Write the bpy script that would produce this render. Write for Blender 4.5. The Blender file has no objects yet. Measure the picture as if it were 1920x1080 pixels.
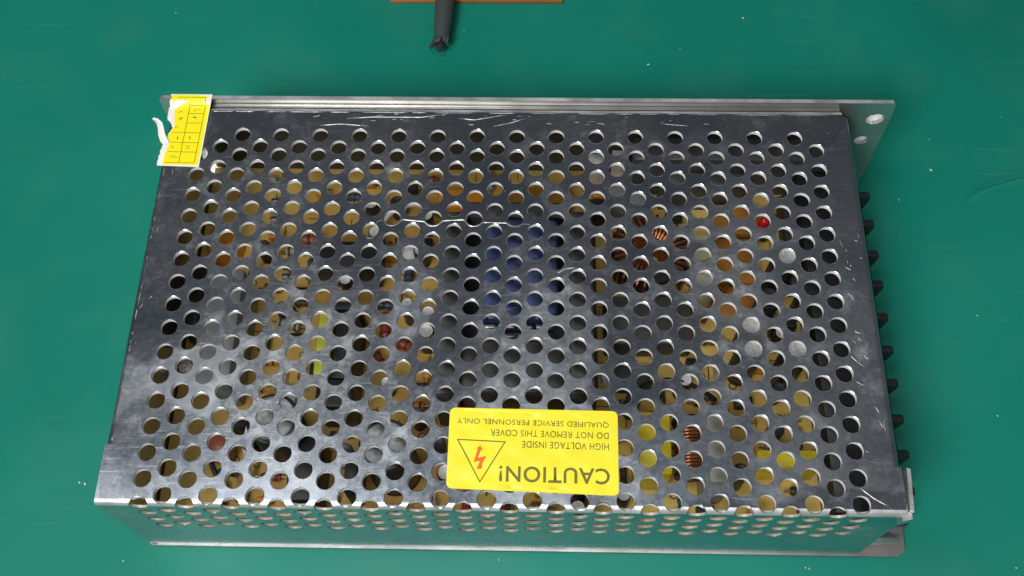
import bpy, bmesh, math, random
from mathutils import Vector, Matrix, Euler
from mathutils.geometry import delaunay_2d_cdt

C = bpy.context.scene.collection
MM = 0.001
rnd = random.Random(7)

# ------------------------------------------------------------------ camera
cam = bpy.data.cameras.new("camera")
camo = bpy.data.objects.new("camera", cam)
C.objects.link(camo)
Rm = Matrix(((0.99971372, -0.01050735, 0.02149586),
             (0.01884005, 0.89949867, -0.43651711),
             (-0.01474886, 0.43679713, 0.89943912)))
camo.matrix_world = Matrix.Translation((0.0083469, -0.1695210, 0.2945526)) @ Rm.to_4x4()
cam.sensor_width = 36.0
cam.lens = 1950.0 / 1920.0 * 36.0
cam.clip_start = 0.01
cam.clip_end = 50.0
bpy.context.scene.camera = camo

# ------------------------------------------------------------------ world, lamps, exposure
w = bpy.data.worlds.new("World")
bpy.context.scene.world = w
w.use_nodes = True
bg = w.node_tree.nodes["Background"]
bg.inputs[0].default_value = (0.90, 0.95, 1.0, 1)
bg.inputs[1].default_value = 0.075


def area(name, loc, target, sx, sy, power, col):
    l = bpy.data.lights.new(name, 'AREA')
    l.shape = 'RECTANGLE'
    l.size, l.size_y = sx, sy
    l.energy = power
    l.color = col
    o = bpy.data.objects.new(name, l)
    o.location = loc
    d = Vector(target) - Vector(loc)
    o.rotation_euler = d.to_track_quat('-Z', 'Y').to_euler()
    C.objects.link(o)
    return o


area("bench_lamp", (-0.075, -0.130, 0.68), (-0.02, -0.03, 0), 0.44, 0.12, 1.9, (1.0, 0.985, 0.96))
area("front_lamp", (-0.30, -0.58, 0.74), (0, -0.05, 0), 0.30, 0.22, 7.6, (1.0, 0.985, 0.97))

vs = bpy.context.scene.view_settings
vs.view_transform = 'Standard'
vs.look = 'None'
vs.exposure = 0.0
vs.gamma = 1.0
vs.use_curve_mapping = False


# ------------------------------------------------------------------ materials
def mat(name, col, rough=0.5, metal=0.0, spec=0.5, noise=None, bump=None, coat=0.0, vary=0.0):
    m = bpy.data.materials.new(name)
    m.use_nodes = True
    nt = m.node_tree
    b = nt.nodes["Principled BSDF"]
    b.inputs["Base Color"].default_value = (*col, 1)
    b.inputs["Roughness"].default_value = rough
    b.inputs["Metallic"].default_value = metal
    b.inputs["Specular IOR Level"].default_value = spec
    b.inputs["Coat Weight"].default_value = coat
    b.inputs["Coat Roughness"].default_value = 0.15
    tc = nt.nodes.new("ShaderNodeTexCoord")
    if vary > 0:
        n = nt.nodes.new("ShaderNodeTexNoise")
        n.inputs["Scale"].default_value = noise or 300
        n.inputs["Detail"].default_value = 5
        nt.links.new(tc.outputs["Object"], n.inputs["Vector"])
        r = nt.nodes.new("ShaderNodeValToRGB")
        r.color_ramp.elements[0].position = 0.3
        r.color_ramp.elements[1].position = 0.72
        r.color_ramp.elements[0].color = (*[max(0, c * (1 - vary)) for c in col], 1)
        r.color_ramp.elements[1].color = (*[min(1, c * (1 + vary)) for c in col], 1)
        nt.links.new(n.outputs["Fac"], r.inputs["Fac"])
        nt.links.new(r.outputs["Color"], b.inputs["Base Color"])
    if bump:
        n2 = nt.nodes.new("ShaderNodeTexNoise")
        n2.inputs["Scale"].default_value = bump[0]
        n2.inputs["Detail"].default_value = 3
        nt.links.new(tc.outputs["Object"], n2.inputs["Vector"])
        bp = nt.nodes.new("ShaderNodeBump")
        bp.inputs["Strength"].default_value = bump[1]
        bp.inputs["Distance"].default_value = bump[2]
        nt.links.new(n2.outputs["Fac"], bp.inputs["Height"])
        nt.links.new(bp.outputs["Normal"], b.inputs["Normal"])
    return m


def cover_material():
    m = bpy.data.materials.new("scuffed_sheet_metal")
    m.use_nodes = True
    nt = m.node_tree
    N, L = nt.nodes, nt.links
    b = N["Principled BSDF"]
    b.inputs["Metallic"].default_value = 1.0
    tc = N.new("ShaderNodeTexCoord")

    def noise(scale, detail=4, stretch=None, rough=0.6, rot=0.0, dist=0.0):
        n = N.new("ShaderNodeTexNoise")
        n.inputs["Scale"].default_value = scale
        n.inputs["Detail"].default_value = detail
        n.inputs["Roughness"].default_value = rough
        n.inputs["Distortion"].default_value = dist
        mp = N.new("ShaderNodeMapping")
        mp.inputs["Rotation"].default_value = (0, 0, rot)
        if stretch:
            mp.inputs["Scale"].default_value = stretch
        L.new(tc.outputs["Object"], mp.inputs["Vector"])
        L.new(mp.outputs["Vector"], n.inputs["Vector"])
        return n.outputs["Fac"]

    def rng(sock, a, bb, c, d):
        r = N.new("ShaderNodeMapRange")
        for i, v in enumerate((a, bb, c, d)):
            r.inputs[i + 1].default_value = v
        L.new(sock, r.inputs[0])
        return r.outputs[0]

    def math_(op, a, bb):
        n = N.new("ShaderNodeMath")
        n.operation = op
        for i, v in enumerate((a, bb)):
            if isinstance(v, (int, float)):
                n.inputs[i].default_value = v
            else:
                L.new(v, n.inputs[i])
        return n.outputs[0]

    blot = noise(28, 5, rough=0.6)
    fine = noise(900, 3)
    scr1 = noise(70, 3, (1, 22, 1), 0.55, 0.5, 0.5)
    scr2 = noise(80, 3, (1, 26, 1), 0.55, -0.9, 0.7)
    scr3 = noise(110, 3, (1, 24, 1), 0.55, 2.0, 0.4)
    s1 = rng(scr1, 0.64, 0.76, 0, 1)
    s2 = rng(scr2, 0.65, 0.76, 0, 1)
    s3 = rng(scr3, 0.64, 0.76, 0, 1)
    scr = math_('MULTIPLY', math_('MAXIMUM', s1, math_('MAXIMUM', s2, s3)), rng(noise(35, 4), 0.45, 0.62, 0.1, 1))
    smudge_reflection = rng(noise(15, 3, None, 0.5, 0.0, 1.2), 0.52, 0.55, 0, 1)  # oily smudges, with the warm room reflection painted in as well
    rub = rng(noise(240, 4, (1, 3, 1), 0.7, 0.8, 0.6), 0.60, 0.72, 0, 1)
    rub = math_('MULTIPLY', rub, rng(noise(22, 3), 0.52, 0.64, 0, 1))
    grime = rng(noise(130, 6, rough=0.7), 0.52, 0.72, 0, 1)
    grime = math_('MULTIPLY', grime, rng(blot, 0.4, 0.62, 0.15, 1))
    r = rng(blot, 0.3, 0.7, 0.17, 0.29)
    r = math_('ADD', r, math_('MULTIPLY', grime, 0.22))
    r = math_('ADD', r, math_('MULTIPLY', scr, 0.18))
    r = math_('ADD', r, math_('MULTIPLY', smudge_reflection, 0.07))
    r = math_('ADD', r, math_('MULTIPLY', rub, 0.15))
    r = math_('ADD', r, rng(fine, 0.3, 0.7, -0.03, 0.03))
    L.new(r, b.inputs["Roughness"])
    ramp = N.new("ShaderNodeValToRGB")
    ramp.color_ramp.elements[0].color = (0.38, 0.44, 0.53, 1)
    ramp.color_ramp.elements[1].color = (0.54, 0.58, 0.63, 1)
    ramp.color_ramp.elements[0].position = 0.35
    ramp.color_ramp.elements[1].position = 0.65
    L.new(blot, ramp.inputs["Fac"])
    L.new(ramp.outputs["Color"], b.inputs["Base Color"])
    # thin dust, dull grime and the painted room reflection as a diffuse layer
    dust = N.new("ShaderNodeBsdfDiffuse")
    dust.inputs["Color"].default_value = (0.30, 0.30, 0.29, 1)
    speck = rng(noise(1500, 2), 0.70, 0.76, 0, 0.5)
    dm = math_('ADD', math_('MULTIPLY', grime, 0.13), speck)
    dm = math_('ADD', dm, math_('MULTIPLY', scr, 0.12))
    dm = math_('ADD', dm, math_('MULTIPLY', rub, 0.16))
    dm = math_('ADD', dm, math_('MULTIPLY', smudge_reflection, 0.02))
    dm = math_('ADD', dm, 0.012)
    mix = N.new("ShaderNodeMixShader")
    L.new(dm, mix.inputs[0])
    L.new(b.outputs[0], mix.inputs[1])
    L.new(dust.outputs[0], mix.inputs[2])
    L.new(mix.outputs[0], N["Material Output"].inputs["Surface"])
    bp = N.new("ShaderNodeBump")
    bp.inputs["Strength"].default_value = 0.35
    bp.inputs["Distance"].default_value = 0.0006
    h = math_('ADD', noise(18, 2), math_('MULTIPLY', scr, 0.02))
    h = math_('ADD', h, math_('MULTIPLY', noise(160, 3), 0.04))
    L.new(h, bp.inputs["Height"])
    L.new(bp.outputs["Normal"], b.inputs["Normal"])
    return m


def mat_material():
    m = bpy.data.materials.new("green_rubber")
    m.use_nodes = True
    nt = m.node_tree
    N, L = nt.nodes, nt.links
    b = N["Principled BSDF"]
    tc = N.new("ShaderNodeTexCoord")

    def noise(scale, detail=3, stretch=None, rot=0.0, dist=0.0):
        n = N.new("ShaderNodeTexNoise")
        n.inputs["Scale"].default_value = scale
        n.inputs["Detail"].default_value = detail
        n.inputs["Distortion"].default_value = dist
        mp = N.new("ShaderNodeMapping")
        mp.inputs["Rotation"].default_value = (0, 0, rot)
        if stretch:
            mp.inputs["Scale"].default_value = stretch
        L.new(tc.outputs["Object"], mp.inputs["Vector"])
        L.new(mp.outputs["Vector"], n.inputs["Vector"])
        return n.outputs["Fac"]

    def rng(sock, a, bb, c, d):
        r = N.new("ShaderNodeMapRange")
        for i, v in enumerate((a, bb, c, d)):
            r.inputs[i + 1].default_value = v
        L.new(sock, r.inputs[0])
        return r.outputs[0]

    def math_(op, a, bb):
        n = N.new("ShaderNodeMath")
        n.operation = op
        for i, v in enumerate((a, bb)):
            if isinstance(v, (int, float)):
                n.inputs[i].default_value = v
            else:
                L.new(v, n.inputs[i])
        return n.outputs[0]

    r = N.new("ShaderNodeValToRGB")
    r.color_ramp.elements[0].position = 0.3
    r.color_ramp.elements[1].position = 0.7
    r.color_ramp.elements[0].color = (0.003, 0.168, 0.118, 1)
    r.color_ramp.elements[1].color = (0.006, 0.206, 0.148, 1)
    L.new(noise(9, 6), r.inputs["Fac"])
    # faint pale scuffs and dust film
    scuff = rng(noise(14, 4, (1, 14, 1), 0.6), 0.66, 0.80, 0, 0.10)
    scuff2 = rng(noise(22, 4, (1, 22, 1), -0.8), 0.68, 0.80, 0, 0.10)
    film = rng(noise(30, 6), 0.5, 0.8, 0, 0.05)
    speck = rng(noise(900, 2), 0.74, 0.80, 0, 0.25)
    mixf = math_('ADD', math_('ADD', scuff, scuff2), math_('ADD', film, speck))
    mx = N.new("ShaderNodeMix")
    mx.data_type = 'RGBA'
    L.new(mixf, mx.inputs[0])
    L.new(r.outputs["Color"], mx.inputs[6])
    mx.inputs[7].default_value = (0.30, 0.42, 0.38, 1)
    L.new(mx.outputs[2], b.inputs["Base Color"])
    L.new(rng(noise(20, 5), 0.3, 0.7, 0.36, 0.52), b.inputs["Roughness"])
    b.inputs["Specular IOR Level"].default_value = 0.28
    h = math_('ADD', noise(7, 2), math_('MULTIPLY', noise(2500, 2), 0.008))
    bp = N.new("ShaderNodeBump")
    bp.inputs["Strength"].default_value = 0.6
    bp.inputs["Distance"].default_value = 0.007
    L.new(h, bp.inputs["Height"])
    L.new(bp.outputs["Normal"], b.inputs["Normal"])
    return m


def board_material():
    m = bpy.data.materials.new("tan_board")
    m.use_nodes = True
    nt = m.node_tree
    N, L = nt.nodes, nt.links
    b = N["Principled BSDF"]
    b.inputs["Roughness"].default_value = 0.5
    tc = N.new("ShaderNodeTexCoord")
    n = N.new("ShaderNodeTexNoise")
    n.inputs["Scale"].default_value = 26
    n.inputs["Detail"].default_value = 6
    L.new(tc.outputs["Object"], n.inputs["Vector"])
    r = N.new("ShaderNodeValToRGB")
    r.color_ramp.elements[0].position = 0.3
    r.color_ramp.elements[1].position = 0.7
    r.color_ramp.elements[0].color = (0.48, 0.26, 0.045, 1)
    r.color_ramp.elements[1].color = (0.88, 0.66, 0.19, 1)
    L.new(n.outputs["Fac"], r.inputs["Fac"])
    L.new(r.outputs["Color"], b.inputs["Base Color"])
    return m


M = dict(
    cover=cover_material(),
    chassis=mat("dull_sheet_metal", (0.60, 0.61, 0.60), 0.24, 0.9, vary=0.12, noise=60, bump=(25, 0.2, 0.0006)),
    edge=mat("cut_metal_edge", (0.90, 0.90, 0.89), 0.42, 0.0, vary=0.15, noise=420, bump=(900, 0.4, 0.0002)),
    mat=mat_material(),
    board=board_material(),
    black=mat("black_plastic", (0.022, 0.022, 0.024), 0.42, vary=0.25, noise=200),
    ferrite=mat("ferrite", (0.055, 0.055, 0.052), 0.5, vary=0.2, noise=250, bump=(400, 0.1, 0.0003)),
    dark=mat("dark_metal", (0.05, 0.05, 0.055), 0.35, 0.4),
    grey=mat("grey_plastic", (0.24, 0.26, 0.28), 0.45, vary=0.1, noise=120),
    alu=mat("capacitor_top", (0.86, 0.86, 0.86), 0.42, 0.35, vary=0.18, noise=500, bump=(700, 0.5, 0.0004)),
    greytop=mat("dull_capacitor_top", (0.30, 0.31, 0.32), 0.6, 0.25, vary=0.35, noise=700, bump=(800, 0.6, 0.0004)),
    white=mat("white_ceramic", (0.78, 0.78, 0.76), 0.4),
    tape=mat("yellow_tape", (0.80, 0.64, 0.03), 0.35, vary=0.08, noise=100),
    lime=mat("lime_tape", (0.66, 0.72, 0.08), 0.35),
    blue=mat("blue_tape", (0.050, 0.075, 0.18), 0.22, vary=0.3, noise=80, bump=(60, 0.3, 0.0008), coat=0.4),
    copper=mat("copper_wire", (0.44, 0.17, 0.075), 0.32, 0.85, vary=0.3, noise=300),
    red=mat("red_lacquer", (0.42, 0.05, 0.04), 0.3),
    brown=mat("brown_lacquer", (0.32, 0.10, 0.05), 0.35),
    orange=mat("orange_lacquer", (0.70, 0.28, 0.03), 0.35),
    led=mat("red_lens", (0.75, 0.02, 0.02), 0.12, coat=0.5),
    beige=mat("beige_epoxy", (0.36, 0.35, 0.30), 0.5, vary=0.1, noise=150),
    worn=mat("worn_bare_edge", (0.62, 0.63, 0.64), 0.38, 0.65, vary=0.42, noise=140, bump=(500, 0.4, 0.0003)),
    shadededge=mat("shaded_cut_edge", (0.50, 0.47, 0.40), 0.4, 0.35, vary=0.35, noise=300),  # cut edge toned down in colour where the lamp strikes the front flange
    plate=mat("tarnished_sheet_metal", (0.36, 0.35, 0.33), 0.36, 0.8, vary=0.25, noise=80),
    bar=mat("grey_heat_sink", (0.16, 0.16, 0.155), 0.42, 0.5, vary=0.2, noise=90),
    amber=mat("amber_tape_and_shade", (0.44, 0.19, 0.035), 0.4, vary=0.3, noise=120),
    olive=mat("olive_sleeve", (0.42, 0.40, 0.25), 0.4),
    blueres=mat("blue_lacquer", (0.05, 0.10, 0.24), 0.35),
    solder=mat("solder", (0.62, 0.62, 0.62), 0.3, 1.0),
    ink=mat("dark_ink", (0.06, 0.045, 0.02), 0.6),
    sticker=mat("yellow_sticker", (0.90, 0.79, 0.035), 0.36, coat=0.15, bump=(45, 0.2, 0.0006), vary=0.04, noise=40),
    print=mat("olive_print", (0.16, 0.14, 0.012), 0.45),
    redprint=mat("orange_print", (0.85, 0.13, 0.01), 0.4),
    label=mat("yellow_label", (0.90, 0.79, 0.012), 0.4, bump=(120, 0.2, 0.0005)),
    paper=mat("torn_paper", (0.82, 0.78, 0.74), 0.8, vary=0.06, noise=400),
    cable=mat("charcoal_sleeve", (0.045, 0.058, 0.058), 0.5, bump=(300, 0.15, 0.0005)),
    wood=mat("brown_board", (0.30, 0.12, 0.025), 0.6, vary=0.4, noise=25),
    crumb=mat("white_crumb", (0.42, 0.56, 0.51), 0.6, vary=0.4, noise=120),
    scratch=mat("bare_scratch", (0.62, 0.62, 0.61), 0.42, 0.75, vary=0.3, noise=600),
)


# ------------------------------------------------------------------ helpers
def link(name, bm, mats, parent=None, smooth=40, **props):
    me = bpy.data.meshes.new(name)
    bm.normal_update()
    bm.to_mesh(me)
    bm.free()
    for m in (mats if isinstance(mats, (list, tuple)) else [mats]):
        me.materials.append(m)
    if smooth:
        me.shade_smooth()
        me.set_sharp_from_angle(angle=math.radians(smooth))
    o = bpy.data.objects.new(name, me)
    C.objects.link(o)
    if parent is not None:
        o.parent = parent
    for k, v in props.items():
        o[k] = v
    return o


def empty(name, parent=None, loc=(0, 0, 0), **props):
    o = bpy.data.objects.new(name, None)
    o.location = loc
    o.empty_display_size = 0.01
    C.objects.link(o)
    o.parent = parent
    for k, v in props.items():
        o[k] = v
    return o


def box(bm, x0, y0, z0, x1, y1, z1, bevel=0.0, mi=0, seg=2):
    vs_ = [bm.verts.new((x * MM, y * MM, z * MM)) for z in (z0, z1) for x, y in ((x0, y0), (x1, y0), (x1, y1), (x0, y1))]
    fs = [(3, 2, 1, 0), (4, 5, 6, 7), (0, 1, 5, 4), (1, 2, 6, 5), (2, 3, 7, 6), (3, 0, 4, 7)]
    faces = [bm.faces.new([vs_[i] for i in f]) for f in fs]
    for f in faces:
        f.material_index = mi
    if bevel:
        es = list({e for f in faces for e in f.edges})
        r = bmesh.ops.bevel(bm, geom=es, offset=bevel * MM, segments=seg, affect='EDGES', profile=0.5)
        for f in r['faces']:
            f.material_index = mi
    return bm


def lathe(bm, cx, cy, prof, n=24, mi=None):
    """prof: list of (r, z) from bottom to top; mi: material index per band; mm."""
    rings = []
    for r, z in prof:
        if r < 1e-4:
            rings.append([bm.verts.new((cx * MM, cy * MM, z * MM))])
        else:
            rings.append([bm.verts.new(((cx + r * math.cos(2 * math.pi * k / n)) * MM,
                                        (cy + r * math.sin(2 * math.pi * k / n)) * MM, z * MM)) for k in range(n)])
    for i in range(len(rings) - 1):
        a, b2 = rings[i], rings[i + 1]
        for k in range(n):
            k2 = (k + 1) % n
            if len(a) == 1 and len(b2) == 1:
                continue
            if len(b2) == 1:
                f = bm.faces.new((a[k], a[k2], b2[0]))
            elif len(a) == 1:
                f = bm.faces.new((a[0], b2[k2], b2[k]))
            else:
                f = bm.faces.new((a[k], a[k2], b2[k2], b2[k]))
            if mi:
                f.material_index = mi[i]
    return bm


def tube(bm, pts, r, n=8, mi=0, radii=None, cap=True):
    pts = [Vector(p) for p in pts]
    rings = []
    up = Vector((0, 0, 1))
    prev = None
    for i, p in enumerate(pts):
        t = (pts[min(i + 1, len(pts) - 1)] - pts[max(i - 1, 0)]).normalized()
        a = t.cross(up)
        if a.length < 1e-3:
            a = t.cross(Vector((0, 1, 0)))
        a.normalize()
        if prev is not None and a.dot(prev) < 0:
            a = -a
        prev = a
        b2 = a.cross(t)
        rr = radii[i] if radii else r
        rings.append([bm.verts.new((p + (a * math.cos(2 * math.pi * k / n) + b2 * math.sin(2 * math.pi * k / n)) * rr) * MM) for k in range(n)])
    for i in range(len(rings) - 1):
        for k in range(n):
            f = bm.faces.new((rings[i][k], rings[i][(k + 1) % n], rings[i + 1][(k + 1) % n], rings[i + 1][k]))
            f.material_index = mi
    if cap:
        bm.faces.new(rings[0]).material_index = mi
        bm.faces.new(rings[-1]).material_index = mi
    bmesh.ops.recalc_face_normals(bm, faces=bm.faces)
    return bm


def prism(bm, poly, z0, z1, mi=0, axis='z'):
    """extruded polygon (mm). axis z: (x,y) poly; axis y: (x,z) poly extruded z0..z1 along y."""
    def V(p, h):
        return Vector((p[0], p[1], h)) * MM if axis == 'z' else Vector((p[0], h, p[1])) * MM
    a = [bm.verts.new(V(p, z0)) for p in poly]
    b2 = [bm.verts.new(V(p, z1)) for p in poly]
    n = len(poly)
    fs = [bm.faces.new(a[::-1]), bm.faces.new(b2)]
    for k in range(n):
        fs.append(bm.faces.new((a[k], a[(k + 1) % n], b2[(k + 1) % n], b2[k])))
    for f in fs:
        f.material_index = mi
    bmesh.ops.recalc_face_normals(bm, faces=fs)
    return bm


# ------------------------------------------------------------------ the mat
bm = bmesh.new()
n = 24
g = [[bm.verts.new(((-1.2 + 2.4 * i / n), (-1.0 + 2.4 * j / n), 0)) for i in range(n + 1)] for j in range(n + 1)]
for j in range(n):
    for i in range(n):
        bm.faces.new((g[j][i], g[j][i + 1], g[j + 1][i + 1], g[j + 1][i]))
# a short raised crease at the right edge of the mat
cr = [(149.0, 6.5), (153.0, 9.5), (158.0, 11.5), (166.0, 14.0), (176.0, 16.0)]
prev = None
for i, (x, y) in enumerate(cr):
    hgt = (0.0, 0.9, 1.4, 1.6, 1.6)[i]
    row = [bm.verts.new((x * MM, (y + d) * MM, (hgt * k + 0.05) * MM)) for d, k in ((-1.8, 0), (-0.6, 0.85), (0.2, 1.0), (0.9, 0.2), (4.0, 0))]
    if prev:
        for a in range(4):
            bm.faces.new((prev[a], row[a], row[a + 1], prev[a + 1]))
    prev = row
link("workbench_mat", bm, M['mat'], kind='structure',
     label="green rubber workbench mat under the power supply")

# ------------------------------------------------------------------ power supply
H = 45.0
T = 1.3
psu = empty("power_supply", loc=(0, 0, 0), category="power supply",
            label="silver perforated metal power supply box with a yellow CAUTION sticker, lying on green mat")

XL, XR = -98.6, 98.6          # outer left / right
YF, YB = -108.2, 9.9          # outer front / back
RB = 1.6                      # bend radius
XLs = XL + RB
YFs = YF + RB
YBs = YB - RB
QA = RB * math.pi / 2
FRONT_LEN = 43.0
LEFT_LEN = 12.0
BACK_LEN = 6.0
NOTCH = -93.0
RR = 2.0
XRs = XR - RR
QR = RR * math.pi / 2


def bend(a):
    """arc length past the bend start -> (offset, drop, angle)"""
    if a <= 0:
        return a, 0.0, 0.0
    if a < QA:
        th = a / RB
        return RB * math.sin(th), RB * (1 - math.cos(th)), th
    return RB, RB + (a - QA), math.pi / 2


def dent(x, y):
    return 0.0


def sheet(x, y, d):
    """flat-pattern point (mm) at depth d below the outside -> 3D"""
    nx = ny = 0.0
    nz = 1.0
    X, Y, Z = x, y, H
    if y < YFs:
        o, dr, th = bend(YFs - y)
        Y, Z = YFs - o, H - dr
        ny, nz = -math.sin(th), math.cos(th)
    elif y > YBs:
        o, dr, th = bend(y - YBs)
        Y, Z = YBs + o, H - dr
        ny, nz = math.sin(th), math.cos(th)
    elif x < XLs and y > NOTCH + 0.01:
        o, dr, th = bend(XLs - x)
        X, Z = XLs - o, H - dr
        nx, nz = -math.sin(th), math.cos(th)
    elif x > XRs and y > -95.99:
        a = min((x - XRs) / RR, math.pi / 2)
        o, dr = RR * math.sin(a), RR * (1 - math.cos(a)) + max(0, x - XRs - QR)
        X, Z = XRs + o, H - dr
        nx, nz = math.sin(a), math.cos(a)
    if nz > 0.999:
        Z += dent(x, y)
    return Vector((X - nx * d, Y - ny * d, Z - nz * d)) * MM


PW = 11.33
PR = PW / math.sqrt(3) * 1.03454
OFF = 0.6011
HR = 2.25
HRO = 2.36
holes = []
for r in range(0, 20):
    for i in range(-1, 15):
        if i == -1 and r < 1:
            continue
        holes.append(((i - 6.75) * PW, -r * PR))
    if r < 19:
        for i in range(-1, 15):
            holes.append(((i + 0.5 - 6.75) * PW, -(r + OFF) * PR))
holes = [(x, y) for x, y in holes if XLs + 4 < x < XR - 4]
NH = 28

poly = [(XL, YFs - QA - FRONT_LEN + 3), (XL + 3, YFs - QA - FRONT_LEN), (XR - 3, YFs - QA - FRONT_LEN), (XR, YFs - QA - FRONT_LEN + 3),
        (XR, -96.0), (XRs, -96.0), (XRs, -95.98), (XRs + QR, -95.5), (XRs + QR + 1.2, -95.0), (XRs + QR + 1.2, 7.6), (XRs, 7.8), (XRs, YBs + QA + BACK_LEN), (XLs, YBs + QA + BACK_LEN), (XLs, 7.0), (XLs - QA - LEFT_LEN, 6.5), (XLs - QA - LEFT_LEN, NOTCH + 0.6),
        (XLs - QA, NOTCH + 0.1), (XLs, NOTCH + 0.02), (XLs, NOTCH), (XL, NOTCH)]
verts2, edges2, owner = [], [], []


def addloop(pts, own, closed=True):
    s = len(verts2)
    for p in pts:
        verts2.append(Vector(p))
        owner.append(own)
    k = len(pts)
    for i in range(k if closed else k - 1):
        edges2.append((s + i, s + (i + 1) % k))


addloop(poly, -1)
for hi, (hx, hy) in enumerate(holes):
    wob = rnd.uniform(-0.05, 0.05)
    holes[hi] = (hx, hy) = (hx + rnd.gauss(0, 0.05), hy + rnd.gauss(0, 0.05))
    addloop([(hx + (HRO + wob) * math.cos(2 * math.pi * k / NH), hy + (HRO + wob) * math.sin(2 * math.pi * k / NH)) for k in range(NH)], hi)
for f in range(0, 7):
    a = QA * f / 6
    addloop([(XL - 0.0, YFs - a), (XR, YFs - a)], -1, False)
    addloop([(XLs, YBs + a), (XRs, YBs + a)], -1, False)
    addloop([(XRs + QR * f / 6, -95.98 if f == 0 else -95.45), (XRs + QR * f / 6, 7.6)], -1, False)
    addloop([(XLs - a, NOTCH + 0.1 if f else NOTCH + 0.02), (XLs - a, 7.0)], -1, False)
# interior support rows along plain borders so that the gentle warp shows
for gx in range(-95, 96, 10):
    for gy in (8.0, 5.5):
        addloop([(gx, gy)], -1, False)
res = delaunay_2d_cdt(verts2, edges2, [], 0, 1e-5)
V2, E2, F2 = res[0], res[1], res[2]
hset = {}
for hi, (hx, hy) in enumerate(holes):
    hset.setdefault((int(hx // 6), int(hy // 6)), []).append(hi)


def near_hole(x, y, rad):
    cx, cy = int(x // 6), int(y // 6)
    for a in (-1, 0, 1):
        for b2 in (-1, 0, 1):
            for hi in hset.get((cx + a, cy + b2), ()):
                hx, hy = holes[hi]
                if (x - hx) ** 2 + (y - hy) ** 2 < rad * rad:
                    return hi
    return -1


def in_poly(x, y):
    c = False
    for i in range(len(poly)):
        x1, y1 = poly[i]
        x2, y2 = poly[i - 1]
        if (y1 > y) != (y2 > y) and x < (x2 - x1) * (y - y1) / (y2 - y1) + x1:
            c = not c
    return c


tris = []
for f in F2:
    cx = sum(V2[i].x for i in f) / len(f)
    cy = sum(V2[i].y for i in f) / len(f)
    hs = {near_hole(V2[i].x, V2[i].y, HRO + 0.12) for i in f}
    if (len(hs) == 1 and -1 not in hs) or near_hole(cx, cy, HRO - 0.25) >= 0 or not in_poly(cx, cy):
        continue
    if abs(cx - XLs) < 1e-6:
        continue
    tris.append(list(f))
# orientation ccw
for f in tris:
    a, b2, c = (V2[i] for i in f[:3])
    if (b2 - a).cross(c - a) < 0:
        f.reverse()
ecount = {}
for f in tris:
    for k in range(len(f)):
        e = (f[k], f[(k + 1) % len(f)])
        ecount[e] = ecount.get(e, 0) + 1
boundary = [e for e in ecount if (e[1], e[0]) not in ecount]
bm = bmesh.new()
top, bot, mid = {}, {}, {}


def vert(dct, i, x, y, d):
    if i not in dct:
        dct[i] = bm.verts.new(sheet(x, y, d))
    return dct[i]


def shrink(i):
    x, y = V2[i].x, V2[i].y
    h = near_hole(x, y, HRO + 0.12)
    if h < 0:
        return x, y, False
    hx, hy = holes[h]
    l = math.hypot(x - hx, y - hy)
    return hx + (x - hx) / l * HR, hy + (y - hy) / l * HR, True


def thick(y):
    """the outer bend stretches the sheet, so the front flange is thinner"""
    t = min(1.0, max(0.0, (YFs - y) / QA))
    return T + (0.75 - T) * t


for f in tris:
    fc = bm.faces.new([vert(top, i, V2[i].x, V2[i].y, 0) for i in f])
    cy = sum(V2[i].y for i in f) / 3
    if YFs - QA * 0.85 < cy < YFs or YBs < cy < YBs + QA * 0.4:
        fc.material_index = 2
    bm.faces.new([vert(bot, i, *shrink(i)[:2], thick(V2[i].y)) for i in reversed(f)])
for a, b2 in boundary:
    sa, sb = shrink(a), shrink(b2)
    if sa[2] and sb[2]:
        m1 = vert(mid, a, sa[0], sa[1], 0.10)
        m2 = vert(mid, b2, sb[0], sb[1], 0.10)
        f = bm.faces.new((top[b2], top[a], m1, m2))
        f.material_index = 0
        f = bm.faces.new((m2, m1, bot[a], bot[b2]))
        f.material_index = 3 if V2[a].y < YFs - QA * 0.6 else 1
    else:
        f = bm.faces.new((top[b2], top[a], bot[a], bot[b2]))
        f.material_index = 1
cover = link("cover", bm, [M['cover'], M['edge'], M['worn'], M['shadededge']], psu, smooth=20)

# scratches and scuffs that stand on the cover as raised burrs of bare metal
SCR = [([(-37.6, -30.1), (-33.1, -27.2), (-29.5, -27.6), (-21, -28.4), (-15.8, -27.9), (-11.9, -27.6), (-6.0, -28.4), (-1.5, -28.5), (2.2, -28.5), (7.5, -29.0)], 0.45),
       ([(14.5, -43.8), (16.6, -42.5), (19.2, -42.1)], 0.6),
       ([(-46.7, 5.8), (-39.0, 6.4), (-25.0, 6.4), (-17.3, 7.7)], 0.3), ([(-54.2, 3.3), (-48.1, 3.9), (-40.3, 3.2)], 0.3),
       ([(-4.0, 3.4), (0.6, 4.5), (5.2, 6.2)], 0.35), ([(44.4, 4.7), (52.1, 4.0)], 0.2), ([(-14.1, 6.1), (-9.5, 5.6), (-0.2, 7.5)], 0.25),
       ([(87.4, -101.0), (91.1, -104.0), (94.3, -105.9)], 0.3), ([(39.7, -103.0), (43.0, -105.9)], 0.5)]
x = -86.0
while x < 95:
    l = rnd.uniform(3, 16)
    SCR.append(([(x, 8.1), (x + l / 2, 8.05), (min(x + l, 96), 8.1)], rnd.uniform(0.1, 0.22)))
    x += l + rnd.uniform(0.2, 5)
y = -92.0
while y < -12:
    l = rnd.uniform(0.6, 5)
    SCR.append(([(-97.1, y), (-97.15, y + l / 2), (-97.1, y + l)], rnd.uniform(0.1, 0.4)))
    y += l + rnd.uniform(0.4, 6)
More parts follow.
